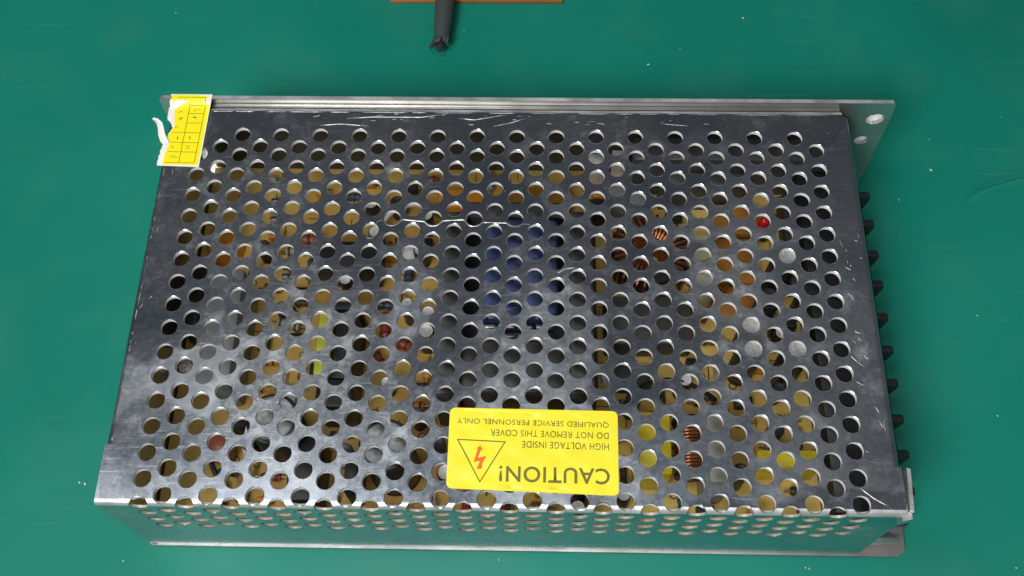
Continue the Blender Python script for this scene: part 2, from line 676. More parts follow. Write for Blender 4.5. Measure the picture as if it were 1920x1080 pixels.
for _ in range(90):
    k = rnd.random()
    if k < 0.3:
        x, y, a = rnd.uniform(-60, 60), rnd.uniform(3.6, 7.6), rnd.gauss(0.05, 0.15)
    elif k < 0.55:
        x, y, a = rnd.uniform(-97, -94.5), rnd.uniform(-104, -5), rnd.gauss(1.5, 0.4)
    elif k < 0.75:
        x, y, a = rnd.uniform(91, 97), rnd.uniform(-95, -30), rnd.gauss(2.2, 0.5)
    else:
        x, y, a = rnd.gauss(-55, 9), rnd.gauss(-80, 9), rnd.gauss(0.6, 0.3)
    l = rnd.uniform(0.4, 2.6)
    p0, p1 = (x, y), (x + l * math.cos(a), y + l * math.sin(a))
    SCR.append(([p0, ((p0[0] + p1[0]) / 2 + rnd.uniform(-.1, .1), (p0[1] + p1[1]) / 2 + rnd.uniform(-.1, .1)), p1], rnd.uniform(0.06, 0.2)))
bm = bmesh.new()
for pts, wd in SCR:
    # resample
    q = []
    for i in range(len(pts) - 1):
        m_ = max(2, int(math.dist(pts[i], pts[i + 1]) / 0.6))
        for k in range(m_):
            t = k / m_
            q.append((pts[i][0] * (1 - t) + pts[i + 1][0] * t, pts[i][1] * (1 - t) + pts[i + 1][1] * t))
    q.append(pts[-1])
    q = [(min(max(x, XLs - 0.4), XR - 0.6), min(max(y, YFs - 0.9), YBs - 0.3)) for x, y in q]
    prev = None
    for i, (x, y) in enumerate(q):
        hn = near_hole(x, y, HRO + wd * 0.6)
        if hn >= 0 and wd == 0.45:
            hx, hy = holes[hn]
            y = hy - math.sqrt(max(0.01, (HRO + 0.3) ** 2 - min(abs(x - hx), HRO + 0.25) ** 2))
        elif hn >= 0:
            prev = None
            continue
        x2, y2 = q[min(i + 1, len(q) - 1)]
        x1, y1 = q[max(i - 1, 0)]
        l = math.hypot(x2 - x1, y2 - y1) or 1
        nx, ny = -(y2 - y1) / l, (x2 - x1) / l
        taper = math.sin(math.pi * (i + 0.6) / (len(q) + 0.2)) ** 0.6
        ww = wd * 0.5 * taper * rnd.uniform(0.55, 1.25)
        row = []
        for s, hgt in ((-1, 0.0), (-0.3, 0.09), (0.35, 0.07), (1, 0.0)):
            v = sheet(x + nx * ww * s, y + ny * ww * s, 0)
            v.z += (0.012 + hgt * min(1, wd * 2)) * MM
            row.append(bm.verts.new(v))
        if prev:
            for k in range(3):
                bm.faces.new((prev[k], row[k], row[k + 1], prev[k + 1]))
        prev = row
bmesh.ops.recalc_face_normals(bm, faces=bm.faces)
for f in bm.faces:
    if f.normal.z < 0:
        f.normal_flip()
link("scratches", bm, M['scratch'], cover, kind='stuff')

# ------------------------------------------------------------------ chassis
ch = empty("chassis", psu)
bm = bmesh.new()
prism(bm, [(-99.6, -107.6), (-98.4, -108.75), (109.8, -108.75), (111.2, -107.7), (112.0, -106.4), (112.4, -97), (112.4, 10.9), (-102.4, 10.9), (-102.4, -95), (-100.8, -95)], 0.15, 1.35)
link("bottom_plate", bm, M['plate'], ch)
# back wall with two holes in its right ear
wall_poly = [(-102.4, 0.2), (-102.4, 45.4), (-101.2, 46.2), (111.6, 46.2), (112.4, 45.2), (112.8, 40), (113.6, 8), (113.6, 0.2)]
bm = bmesh.new()
wv, we = [], []


def wl(pts):
    s = len(wv)
    wv.extend(Vector(p) for p in pts)
    for i in range(len(pts)):
        we.append((s + i, s + (i + 1) % len(pts)))


wl(wall_poly)
ears = [(108.4, 38.4, 2.6), (107.4, 27.4, 2.1)]
for hx, hz, hr in ears:
    wl([(hx + hr * math.cos(2 * math.pi * k / 24), hz + hr * math.sin(2 * math.pi * k / 24)) for k in range(24)])
rs = delaunay_2d_cdt(wv, we, [], 0, 1e-5)
keep = []


def inp(pl, x, y):
    c = False
    for i in range(len(pl)):
        x1, y1 = pl[i]
        x2, y2 = pl[i - 1]
        if (y1 > y) != (y2 > y) and x < (x2 - x1) * (y - y1) / (y2 - y1) + x1:
            c = not c
    return c


for f in rs[2]:
    cx = sum(rs[0][i].x for i in f) / 3
    cy = sum(rs[0][i].y for i in f) / 3
    if inp(wall_poly, cx, cy) and all((cx - a) ** 2 + (cy - b2) ** 2 > (r * 0.97) ** 2 for a, b2, r in ears):
        keep.append(list(f))
fv = [bm.verts.new((v.x * MM, 11.5 * MM, v.y * MM)) for v in rs[0]]
bv = [bm.verts.new((v.x * MM, 12.7 * MM, v.y * MM)) for v in rs[0]]
ec = set()
for f in keep:
    bm.faces.new([fv[i] for i in f])
    bm.faces.new([bv[i] for i in reversed(f)])
    for k in range(3):
        ec.add((f[k], f[(k + 1) % 3]))
for a, b2 in ec:
    if (b2, a) not in ec:
        fc = bm.faces.new((fv[b2], fv[a], bv[a], bv[b2]))
        fc.material_index = 1
bmesh.ops.recalc_face_normals(bm, faces=bm.faces)
link("back_wall", bm, [M['chassis'], M['worn']], ch, smooth=30)
# extruded collars of the two ear holes
for hx, hz, hr in ears:
    b_ = bmesh.new()
    lathe(b_, 0, 0, [(hr + 0.7, 0), (hr + 0.6, 2.0), (hr, 2.0), (hr, -1.15)], 24)
    bmesh.ops.recalc_face_normals(b_, faces=b_.faces)
    o = link("hole_collar", b_, M['edge'], ch)
    o.matrix_local = Matrix.Translation((hx * MM, 12.72 * MM, hz * MM)) @ Euler((math.radians(-90), 0, 0)).to_matrix().to_4x4()
bm = bmesh.new()
box(bm, -92, 10.9, 10.0, 96, 11.3, 41)
link("insulation_sheet", bm, M['ferrite'], ch)
bm = bmesh.new()
box(bm, -96, 10.1, 43.4, 96.5, 11.45, 44.2, 0.2)
link("inner_ledge", bm, M['plate'], ch)
# left end wall, inside the cover flange
bm = bmesh.new()
box(bm, -97.0, -106.2, 1.4, -95.9, 7.4, 42.9)
link("end_wall", bm, M['chassis'], ch)
# folded tab at the front right corner
bm = bmesh.new()
prism(bm, [(98.95, -106.9), (99.75, -107.3), (100.35, -96.8), (99.45, -96.5)], 24.0, 46.2)
prism(bm, [(97.2, -109.3), (99.6, -108.7), (99.7, -107.35), (98.9, -106.95), (97.2, -107.0)], 40.5, 44.6)
for f in bm.faces:
    f.material_index = 1 if f.normal.z > 0.9 else 0
tab = link("corner_tab", bm, [M['chassis'], M['worn']], ch, smooth=0)
bm = bmesh.new()
box(bm, 98.9, -106.0, 1.5, 108.5, -104.9, 9.0, 0.3)
box(bm, 99.5, -103.0, 1.5, 110.8, -101.0, 6.0, 0.3)
link("end_bracket", bm, M['chassis'], ch)

# ------------------------------------------------------------------ circuit board
pcb = empty("circuit_board", psu)
bm = bmesh.new()
box(bm, -95.4, -105.4, 8.2, 97.8, 10.8, 9.8)
link("board", bm, M['board'], pcb)
taken = []


def reserve(x0, y0, x1, y1, pad=0.6):
    taken.append((x0 - pad, y0 - pad, x1 + pad, y1 + pad))


def free(x0, y0, x1, y1):
    return all(x1 < a or x0 > c or y1 < b2 or y0 > d for a, b2, c, d in taken)


def bx(name, m, x0, y0, x1, y1, z0, z1, bev=0.5, res_=True, parent=None):
    b_ = bmesh.new()
    box(b_, x0, y0, z0, x1, y1, z1, bev)
    if res_:
        reserve(x0, y0, x1, y1)
    return link(name, b_, m, parent or pcb)


def cap(name, x, y, r, z1, top, sleeve, z0=9.8, cross=True):
    b_ = bmesh.new()
    h = z1 - z0
    lathe(b_, x, y, [(r * 0.94, z0), (r, z0 + 0.4), (r, z0 + 1.5), (r * 0.95, z0 + 2.0), (r, z0 + 2.6), (r, z1 - 0.5), (r * 0.97, z1 - 0.1), (r * 0.93, z1),
                     (r * 0.86, z1 - 0.02), (r * 0.83, z1 - 0.3), (r * 0.78, z1 - 0.35), (0, z1 - 0.3)], 28,
          [1] * 8 + [0, 0, 0])
    if cross and r > 3:
        for a in (0.3, 0.3 + math.pi / 2):
            dx, dy = math.cos(a), math.sin(a)
            px, py = -dy * 0.16, dx * 0.16
            L_ = r * 0.7
            prism(b_, [(x - dx * L_ + px, y - dy * L_ + py), (x - dx * L_ - px, y - dy * L_ - py), (x + dx * L_ - px, y + dy * L_ - py), (x + dx * L_ + px, y + dy * L_ + py)],
                  z1 - 0.34, z1 - 0.12 + (0.01 if a < 1 else 0))
    reserve(x - r, y - r, x + r, y + r)
    return link(name, b_, [top, sleeve], pcb)


bx("film_capacitor", M['grey'], -84.3, -70.6, -75.2, -34.8, 9.8, 28, 1.0)
bx("line_choke", M['black'], -92.7, -52.3, -88.6, -29.9, 9.8, 22, 0.8)
b_ = bmesh.new()
lathe(b_, -92.3, -60.4, [(2.6, 9.8), (2.6, 14.5), (2.2, 15.6), (0.8, 16.0), (0, 15.5)], 6)
reserve(-95, -63, -89, -57)
link("terminal_screw", b_, M['alu'], pcb)
bx("relay", M['black'], -56.5, -31.7, -37.6, -22.2, 9.8, 22, 0.6)
b_ = bmesh.new()
box(b_, -51.1, -76.3, 9.8, -41.0, -68.2, 27.5, 0.6)
box(b_, -51.1, -47.2, 9.8, -41.0, -44.5, 27.5, 0.6)
box(b_, -47.9, -68.0, 9.8, -41.4, -47.4, 27.0, 1.2)
reserve(-52, -76.3, -41, -44.5)
tr = link("small_transformer", b_, M['black'], pcb)
tp = bx("tape", M['lime'], -52.3, -67.6, -48.3, -47.8, 11, 28.4, 0.8)
bx("bridge_rectifier", M['black'], -57.1, -101.1, -48.5, -83.6, 9.8, 24, 0.5)
bx("bridge_rectifier", M['black'], -41.5, -99.0, -38.0, -88.0, 9.8, 26, 0.4)
bx("film_capacitor", M['red'], -12.0, -80.4, -5.2, -70.6, 9.8, 20, 1.4)
bx("disc_capacitor", M['brown'], -82.1, -87.8, -75.3, -81.7, 9.8, 20, 1.6)
bx("paper_tag", M['white'], -60.1, -75.3, -57.3, -71.7, 9.8, 24, 0.2)

# main transformer: two ferrite bars, a blue taped winding and the pin row
b_ = bmesh.new()
box(b_, -19.0, -70.0, 9.8, 26.4, -14.0, 22, 0.8)
link("bobbin", b_, M['black'], pcb)
reserve(-20, -77, 27, -13)
b_ = bmesh.new()
box(b_, -18.2, -75.5, 9.8, -11.6, -20.3, 37, 0.6)
box(b_, 18.3, -75.1, 9.8, 24.6, -19.9, 37, 0.6)
box(b_, -11.4, -73.4, 12, 18.1, -58.7, 33, 0.6)
box(b_, -11.4, -20.0, 12, 18.1, -14.6, 33, 0.6)
link("ferrite_core", b_, M['ferrite'], pcb)
b_ = bmesh.new()
box(b_, -6.4, -51.4, 12, 15.2, -21.0, 36, 2.4, seg=4)
link("taped_winding", b_, M['blue'], pcb)
b_ = bmesh.new()
for y0, y1, z in ((-53.4, -52.5, 30), (-55.4, -54.7, 28)):
    for k in range(4):
        box(b_, -6 + k * 5.0, y0, z - 1, -2.1 + k * 5.0, y1, z, 0.1)
link("pin_row", b_, M['solder'], pcb)

# solder bumps
b_ = bmesh.new()
for ox, oy, nx, ny in ((2.0, -79.2, 8, 4), (-5.0, -79.2, 4, 2)):
    for i in range(nx):
        for j in range(ny):
            lathe(b_, ox + i * 1.5, oy + j * 1.4, [(0.55, 9.85), (0.45, 10.2), (0, 10.35)], 8)
link("solder_bumps", b_, M['board'], pcb, kind='stuff')
reserve(1, -80, 14, -74)

# taped inductor and copper coil in the front right
bx("taped_inductor", M['tape'], 35.9, -93.4, 45.6, -75.7, 9.8, 26, 1.2)
b_ = bmesh.new()
lathe(b_, 0, 0, [(0, -8), (4.6, -8), (4.6, -7), (3.4, -7)], 20)
lathe(b_, 0, 0, [(3.4, 7), (4.6, 7), (4.6, 8), (0, 8)], 20)
lathe(b_, 0, 0, [(3.3, -7.2), (3.3, 7.2)], 20)
hel = []
for k in range(14 * 14 + 1):
    a = 2 * math.pi * k / 14
    hel.append((3.75 * math.cos(a), 3.75 * math.sin(a), -6.7 + 13.4 * k / (14 * 14)))
tube(b_, hel, 0.46, 6, 1)
o = link("copper_coil", b_, [M['black'], M['copper']], pcb)
o.matrix_local = Matrix.Translation((0.0512, -0.0842, 0.019)) @ Euler((math.radians(90), 0, 0)).to_matrix().to_4x4()
reserve(46, -93, 56, -76)
bx("ceramic_block", M['beige'], 53.9, -97.0, 60.2, -76.8, 9.8, 32, 0.9)
bx("taped_inductor", M['tape'], 68.8, -90.0, 85.6, -84.8, 9.8, 22, 0.8)
bx("transistor", M['alu'], 24.8, 5.5, 31.1, 9.4, 9.8, 22, 0.3)
bx("transistor", M['alu'], 32.0, 7.5, 36.8, 10.2, 9.8, 23, 0.3)
bx("transistor", M['grey'], 30.3, -7.3, 43.3, -1.2, 9.8, 20, 0.4)
bx("ceramic_resistor", M['white'], 55.1, 2.4, 62.0, 5.2, 9.8, 20, 0.4)
bx("transistor", M['black'], 23.5, -13.0, 29.5, -8.0, 9.8, 24, 0.4)
bx("heat_sink", M['bar'], 38.2, 2.2, 97.0, 10.3, 9.8, 30, 0.4)
bx("heat_sink", M['bar'], 46.7, -3.5, 72.6, 1.6, 9.8, 24, 0.4)
bx("line_choke", M['ferrite'], 28.8, -53.6, 54.0, -38.2, 9.8, 20, 1.0)
for y0, y1 in ((-14.9, -3.9), (-31.3, -15.9), (-43.5, -32.2)):
    bx("film_capacitor", M['amber'], 62.9, y0, 77.0 if y0 > -20 else 75.6, y1, 9.8, 15, 1.2, y0 < -20)  # brown-orange blocks added to give the shaded tan of the board
bx("film_capacitor", M['amber'], -2.0, -5.3, 20.2, 2.4, 9.8, 14, 1.0)
bx("film_capacitor", M['orange'], -22.4, -5.3, -8.0, 1.4, 9.8, 14, 1.0)
bx("chip", M['ferrite'], 30.5, -65.0, 42.0, -57.0, 9.8, 13, 0.5)
bx("chip", M['black'], 77.6, -47.0, 84.5, -44.0, 9.8, 18, 0.5)
bx("relay", M['ferrite'], 84.0, -33.5, 87.0, -2.0, 9.8, 18, 0.5)

cap("electrolytic_capacitor", -59.9, -84.6 + 2.0, 7.0, 36, M['greytop'], M['black'])
cap("electrolytic_capacitor", -29.7, -89.2, 7.0, 36, M['greytop'], M['black'])
cap("electrolytic_capacitor", -22.6, -51.1, 2.4, 22, M['alu'], M['black'], cross=False)
cap("electrolytic_capacitor", 80.3, -30.4, 3.8, 30, M['alu'], M['black'])
cap("electrolytic_capacitor", 68.0, -58.6, 3.8, 30, M['alu'], M['black'])
cap("electrolytic_capacitor", 80.4, -59.4, 3.9, 30, M['alu'], M['black'])
cap("electrolytic_capacitor", 69.4, -50.0, 3.0, 26, M['alu'], M['black'])
cap("electrolytic_capacitor", 87.6, -38.5, 3.2, 24, M['dark'], M['black'])
cap("electrolytic_capacitor", 45.9, 5.0, 2.8, 22, M['alu'], M['black'], cross=False)
cap("electrolytic_capacitor", 75.5, -41.0, 3.4, 25, M['dark'], M['black'])
cap("ceramic_capacitor", 56.7, -26.1, 4.3, 28, M['olive'], M['olive'], cross=False)
cap("ceramic_capacitor", 57.2, -36.8, 3.8, 26, M['beige'], M['olive'], cross=False)
b_ = bmesh.new()
lathe(b_, 74.8, -18.9, [(1.9, 27), (1.9, 28.0), (1.6, 28.0), (1.6, 30), (1.3, 31), (0.7, 31.6), (0, 31.8)], 16)
box(b_, 74.2, -19.2, 9.8, 74.5, -18.8, 27)
box(b_, 75.1, -19.2, 9.8, 75.4, -18.8, 27)
link("indicator_light", b_, M['led'], pcb)
b_ = bmesh.new()
lathe(b_, 0, 0, [(0, -2), (6.5, -2), (7.2, -1), (7.2, 1), (6.5, 2), (0, 2)], 24)
o = link("varistor", b_, M['orange'], pcb)
o.matrix_local = Matrix.Translation((-0.0862, -0.0205, 0.0145)) @ Euler((math.radians(65), 0, math.radians(80))).to_matrix().to_4x4()
reserve(-92, -28, -80, -13)

# toroid
b_ = bmesh.new()
tc_, R0, h0 = (42.8, -24.0), (5.6, 11.0), (10.5, 21.5)
lathe(b_, *tc_, [(R0[0], h0[0]), (R0[1], h0[0]), (R0[1] + 0.3, h0[0] + 1), (R0[1] + 0.3, h0[1] - 1), (R0[1], h0[1]), (R0[0], h0[1]), (R0[0], h0[0])], 40)
bmesh.ops.recalc_face_normals(b_, faces=b_.faces)
tor = link("toroid_coil", b_, M['black'], pcb)
b_ = bmesh.new()
for k in range(30):
    a = 2 * math.pi * (k + 0.3) / 34 - 1.0
    a2 = a + 0.10
    ca, sa, cb, sb = math.cos(a), math.sin(a), math.cos(a2), math.sin(a2)
    ri, ro = R0[0] - 0.8, R0[1] + 1.0
    z0_, z1_ = h0[0] - 0.4, h0[1] + 0.8
    P_ = [(tc_[0] + ri * ca, tc_[1] + ri * sa, z0_), (tc_[0] + ri * ca, tc_[1] + ri * sa, z1_ - 0.6), (tc_[0] + (ri + 1) * ca, tc_[1] + (ri + 1) * sa, z1_),
          (tc_[0] + (ro - 1) * cb, tc_[1] + (ro - 1) * sb, z1_), (tc_[0] + ro * cb, tc_[1] + ro * sb, z1_ - 0.8), (tc_[0] + ro * cb, tc_[1] + ro * sb, z0_)]
    tube(b_, P_, 0.5, 6)
link("copper_winding", b_, M['copper'], pcb)
reserve(30, -36, 56, -11)


def resistor(x0, y0, x1, y1, r, z, m, bands=True):
    b_ = bmesh.new()
    L_ = math.hypot(x1 - x0, y1 - y0)
    lathe(b_, 0, 0, [(0, -L_ / 2), (r * 0.8, -L_ / 2), (r, -L_ / 2 + 0.6), (r, -L_ / 2 + 1.4), (r * 0.88, -L_ / 2 + 1.8), (r * 0.88, -0.5), (r * 0.89, 0.5), (r * 0.88, L_ / 2 - 1.8),
                     (r, L_ / 2 - 1.4), (r, L_ / 2 - 0.6), (r * 0.8, L_ / 2), (0, L_ / 2)], 12,
          [0, 0, 1, 0, 0, 1, 0, 0, 1, 0, 0] if bands else [0] * 11)
    tube(b_, [(0, 0, -L_ / 2 - 1.8), (0, 0, -L_ / 2 + 0.2)], 0.3, 6, 2)
    tube(b_, [(0, 0, L_ / 2 - 0.2), (0, 0, L_ / 2 + 1.8)], 0.3, 6, 2)
    o_ = link("resistor", b_, [m, M['ink'], M['solder']], pcb)
    d = Vector((x1 - x0, y1 - y0, 0)).normalized()
    o_.matrix_local = Matrix.Translation(((x0 + x1) / 2 * MM, (y0 + y1) / 2 * MM, z * MM)) @ d.to_track_quat('Z', 'Y').to_matrix().to_4x4()
    reserve(min(x0, x1) - 1, min(y0, y1) - 1, max(x0, x1) + 1, max(y0, y1) + 1, 0.2)


resistor(-65.3, -16.6, -57.7, -16.5, 1.9, 12, M['brown'])
resistor(-36.0, -41.4, -35.6, -49.1, 1.8, 12, M['red'])
resistor(-39.6, -52.0, -36.0, -58.0, 1.7, 12, M['red'])
resistor(-31.8, -50.7, -26.2, -52.6, 1.9, 12, M['red'])
resistor(-68.0, -44.3, -61.5, -45.9, 1.5, 11.6, M['beige'])
resistor(-30.0, -25.6, -29.7, -32.0, 1.6, 12, M['blueres'])
resistor(-73.5, -2.0, -73.0, -10.6, 1.7, 12, M['beige'])
resistor(64.0, -15.0, 64.5, -24.0, 1.6, 12, M['brown'])
# scattered small parts in the free areas of the board
cols = ['brown', 'beige', 'red', 'blueres', 'orange', 'black']
cnt = 0
for _ in range(6000):
    x, y = rnd.uniform(-78, 84), rnd.uniform(-101, 6)
    if -74 < x < -12 and -14 < y:        # the bare upper left of the board stays nearly empty
        if rnd.random() < 0.8:
            continue
    if rnd.random() < 0.5:
        dx, dy = rnd.uniform(2.2, 3.4), 0
    else:
        dx, dy = 0, rnd.uniform(2.2, 3.4)
    if not free(x - dx - 1.2, y - dy - 1.2, x + dx + 1.2, y + dy + 1.2):
        continue
    k = rnd.random()
    if k < 0.55:
        resistor(x - dx, y - dy, x + dx, y + dy, rnd.uniform(1.0, 1.5), 11.3, M[rnd.choice(cols)], rnd.random() < 0.7)
    elif k < 0.78:
        r = rnd.uniform(1.8, 2.4)
        cap("electrolytic_capacitor", x, y, r, rnd.uniform(17, 23), M['alu'] if rnd.random() < 0.4 else M['dark'], M['black'], cross=False)
    elif k < 0.9:
        bx("chip", M['black'], x - 1.6 - dx * 0.3, y - 1.6 - dy * 0.3, x + 1.6 + dx * 0.3, y + 1.6 + dy * 0.3, 9.8, 13, 0.25)
    else:
        bx("disc_capacitor", M['orange'], x - 2.0, y - 0.9, x + 2.0, y + 0.9, 9.8, 15, 0.8)
    cnt += 1
    if cnt > 120:
        break
# wires
for m_, pts in (('red', [(20, -80, 14), (16, -84, 20), (8, -83, 18), (0, -84, 14)]), ('black', [(60, -68, 14), (52, -66, 24), (44, -62, 22), (36, -66, 12)]),
                ('white', [(-70, -92, 12), (-72, -84, 22), (-70, -76, 24), (-66, -72, 12)]), ('red', [(30, -40, 12), (34, -46, 22), (40, -50, 20), (44, -56, 12)]),
                ('black', [(-80, -78, 12), (-84, -86, 20), (-78, -96, 18), (-70, -100, 12)]), ('copper', [(58, -44, 14), (62, -38, 24), (66, -34, 22), (68, -28, 12)]),
                ('white', [(-40, -12, 12), (-36, -6, 18), (-26, -4, 18), (-20, -8, 12)])):
    q = []
    for i in range(13):
        t = i / 12
        c_ = [(1 - t) ** 3, 3 * t * (1 - t) ** 2, 3 * t * t * (1 - t), t ** 3]
        q.append(tuple(sum(c_[k] * pts[k][a] for k in range(4)) for a in range(3)))
    b_ = bmesh.new()
    tube(b_, q, 0.8, 7)
    link("wire", b_, M[m_], pcb)
for x, y, r in ((-30, -20, 3.2), (-66, -62, 2.8), (62, -74, 2.6), (-8, -88, 2.8), (30, -60, 2.6), (-50, -60, 2.2)):
    b_ = bmesh.new()
    lathe(b_, x, y, [(r, 9.7), (r * 0.95, 10.6), (r * 0.7, 11.8), (r * 0.3, 12.5), (0, 12.6)], 14)
    for v in b_.verts:
        v.co.x += rnd.uniform(-.3, .3) * MM
        v.co.y += rnd.uniform(-.3, .3) * MM
    link("glue_blob", b_, M['white'], pcb)
# printed outlines, pads and holes on the board
b_ = bmesh.new()
for _ in range(260):
    x, y = rnd.uniform(-90, 84), rnd.uniform(-102, 8)
    k = rnd.random()
    if -74 < x < -14 and y > -14 and rnd.random() < 0.7:
        continue
    if k < 0.3:
        r = rnd.uniform(0.8, 1.6)
        for q in range(14):
            a, a2 = 2 * math.pi * q / 14, 2 * math.pi * (q + 1) / 14
            vv = [b_.verts.new(((x + rr * math.cos(t)) * MM, (y + rr * math.sin(t)) * MM, 9.83 * MM)) for rr, t in ((r, a), (r, a2), (r * 0.72, a2), (r * 0.72, a))]
            b_.faces.new(vv)
    else:
        l, wd = rnd.uniform(2, 7), rnd.uniform(0.25, 0.5)
        if rnd.random() < 0.5:
            l, wd = wd, l
        z = 9.84 if k < 0.65 else 9.85
        b_.faces.new([b_.verts.new((px * MM, py * MM, z * MM)) for px, py in ((x, y), (x + l, y), (x + l, y + wd), (x, y + wd))])
for f in b_.faces:
    if f.normal.z < 0:
        f.normal_flip()
link("board_print", b_, M['ink'], pcb, smooth=0, kind='stuff')

# ------------------------------------------------------------------ terminal block
tb = empty("terminal_block", psu)
b_ = bmesh.new()
box(b_, 87.6, -102.4, 9.9, 97.0, 3.5, 24, 0.4)
box(b_, 97.0, -102.4, 9.9, 110.0, 3.5, 13, 0.4)
link("base", b_, M['black'], tb)
fin_mesh = None
for k, y in enumerate([-3.4, -13.2, -23.6, -33.6, -44.0, -54.2, -64.3, -74.8, -84.9, -95.0]):
    if fin_mesh is None:
        b_ = bmesh.new()
        prism(b_, [(96.5, 12.5), (109.2, 12.5), (110.3, 14.0), (110.7, 19.2), (109.9, 20.2), (100, 20.2), (96.5, 23.0)], -1.1, 1.1, axis='y')
        bmesh.ops.bevel(b_, geom=list(b_.edges), offset=0.25 * MM, segments=1, affect='EDGES')
        o = link("barrier", b_, M['black'], tb)
        fin_mesh = o
    else:
        o = fin_mesh.copy()
        C.objects.link(o)
        o.parent = tb
    o.location = (0, y * MM, 0)
scr_mesh = None
for k in range(9):
    y = -8.5 - k * 10.2
    if scr_mesh is None:
        b_ = bmesh.new()
        lathe(b_, 103.6, 0, [(2.9, 13), (2.9, 14.6), (2.5, 15.2), (0, 15.4)], 16)
        scr_mesh = o = link("screw", b_, M['solder'], tb)
    else:
        o = scr_mesh.copy()
        C.objects.link(o)
        o.parent = tb
    o.location = (0, y * MM, 0)

# ------------------------------------------------------------------ caution sticker
st = empty("caution_sticker", psu)
zs = H + 0.02


def flat(name, pts, z, m, parent, thick=0.0):
    b_ = bmesh.new()
    if thick:
        prism(b_, pts, z - thick, z)
    else:
        f = b_.faces.new([b_.verts.new((x * MM, y * MM, z * MM)) for x, y in pts])
        b_.normal_update()
        if f.normal.z < 0:
            f.normal_flip()
    return link(name, b_, m, parent, smooth=0)


def rounded(corners, r, n=6):
    out = []
    k = len(corners)
    for i in range(k):
        p = Vector(corners[i])
        a = (Vector(corners[i - 1]) - p).normalized()
        c = (Vector(corners[(i + 1) % k]) - p).normalized()
        for t in range(n + 1):
            u = t / n
            q = p + a * r * (1 - u) ** 2 + c * r * u ** 2
            out.append((q.x, q.y))
    return out


STC = [(-12.6, -82.3), (-12.7, -103.0), (29.4, -104.3), (29.6, -82.7)]
ZT = H + 0.33
ol = rounded(STC, 1.6)
vv = [Vector(p) for p in ol]
ee = [(i, (i + 1) % len(vv)) for i in range(len(vv))]
for i in range(45):
    for j in range(24):
        p = (-12.2 + i * 0.93, -103.8 + j * 0.92)
        if inp(rounded([(-12.3, -82.6), (-12.4, -102.7), (29.1, -104.0), (29.3, -83.0)], 1.6), *p):
            vv.append(Vector(p))
rr = delaunay_2d_cdt(vv, ee, [], 0, 1e-5)


def stz(x, y):
    d = 0.0
    h = near_hole(x, y, HRO)
    if h >= 0:
        l = math.hypot(x - holes[h][0], y - holes[h][1]) / HRO
        d = 0.16 * (1 - l * l)
    return ZT - d + 0.02 * math.sin(x * 0.5) * math.sin(y * 0.7)


b_ = bmesh.new()
bv_ = [b_.verts.new((p.x * MM, p.y * MM, stz(p.x, p.y) * MM)) for p in rr[0]]
lo_ = [b_.verts.new((p.x * MM, p.y * MM, (stz(p.x, p.y) - 0.09) * MM)) for p in rr[0][:len(ol)]]
for f in rr[2]:
    cx = sum(rr[0][i].x for i in f) / 3
    cy = sum(rr[0][i].y for i in f) / 3
    if inp(ol, cx, cy):
        b_.faces.new([bv_[i] for i in f])
for i in range(len(ol)):
    k = (i + 1) % len(ol)
    b_.faces.new((bv_[i], bv_[k], lo_[k], lo_[i]))
bmesh.ops.recalc_face_normals(b_, faces=b_.faces)
link("sticker_sheet", b_, M['sticker'], st, smooth=40)


def txt(s, x_right, y_low, x_left, y_high, m, bold=0.0):
    """upside-down line of text; reading runs towards -x; box given in mm"""
    cu = bpy.data.curves.new("t", 'FONT')
    cu.body = s
    cu.size = 1.0
    cu.offset = bold
    cu.space_character = 1.08
    cu.resolution_u = 4
    o_ = bpy.data.objects.new("t", cu)
    C.objects.link(o_)
    bpy.context.view_layer.update()
    me = bpy.data.meshes.new_from_object(o_.evaluated_get(bpy.context.evaluated_depsgraph_get()))
    bpy.data.objects.remove(o_)
    bpy.data.curves.remove(cu)
    xs = [v.co.x for v in me.vertices]
    ys = [v.co.y for v in me.vertices]
    mx0, mx1, my0, my1 = min(xs), max(xs), min(ys), max(ys)
    wx = math.hypot(x_right[0] - x_left[0], x_right[1] - x_left[1])
    dirx = (Vector(x_left) - Vector(x_right)).normalized()       # reading direction
    diry = Vector((dirx.y, -dirx.x)) if False else Vector((-dirx.y, dirx.x))
    hh = abs(y_high - y_low)
    for v in me.vertices:
        u = (v.co.x - mx0) / (mx1 - mx0) * wx
        t = (v.co.y - my0) / (my1 - my0) * hh
        p = Vector(x_right) + dirx * u + diry * t
        v.co = (p.x * MM, p.y * MM, (ZT + 0.07) * MM)
    me.name = "lettering"
    me.materials.append(m)
    o2 = bpy.data.objects.new("lettering", me)
    C.objects.link(o2)
    o2.parent = st
    # face up
    b_ = bmesh.new()
    b_.from_mesh(me)
    b_.normal_update()
    for f in b_.faces:
        if f.normal.z < 0:
            f.normal_flip()
    b_.to_mesh(me)
    b_.free()
    return o2


# reading starts at the right; baseline is the upper edge in the picture (the sticker is upside down)
txt("CAUTION!", (27.3, -97.6), 0, (0.2, -97.2), 4.0, M['print'], 0.012)
txt("HIGH VOLTAGE INSIDE", (27.2, -91.2), 0, (5.7, -90.8), 1.75, M['print'])
txt("DO NOT REMOVE THIS COVER", (27.2, -88.4), 0, (-2.2, -87.9), 1.65, M['print'])
txt("QUALIFIED SERVICE PERSONNEL ONLY", (27.3, -85.5), 0, (-10.6, -84.8), 1.65, M['print'])
tri = [Vector((-10.6, -90.5)), Vector((1.7, -91.0)), Vector((-4.5, -101.6))]
cen = sum(tri, Vector((0, 0))) / 3
b_ = bmesh.new()
ins = [cen + (p - cen) * 0.925 for p in tri]
for k in range(3):
    k2 = (k + 1) % 3
    b_.faces.new([b_.verts.new((p.x * MM, p.y * MM, (ZT + 0.07) * MM)) for p in (tri[k], tri[k2], ins[k2], ins[k])])
b_.normal_update()
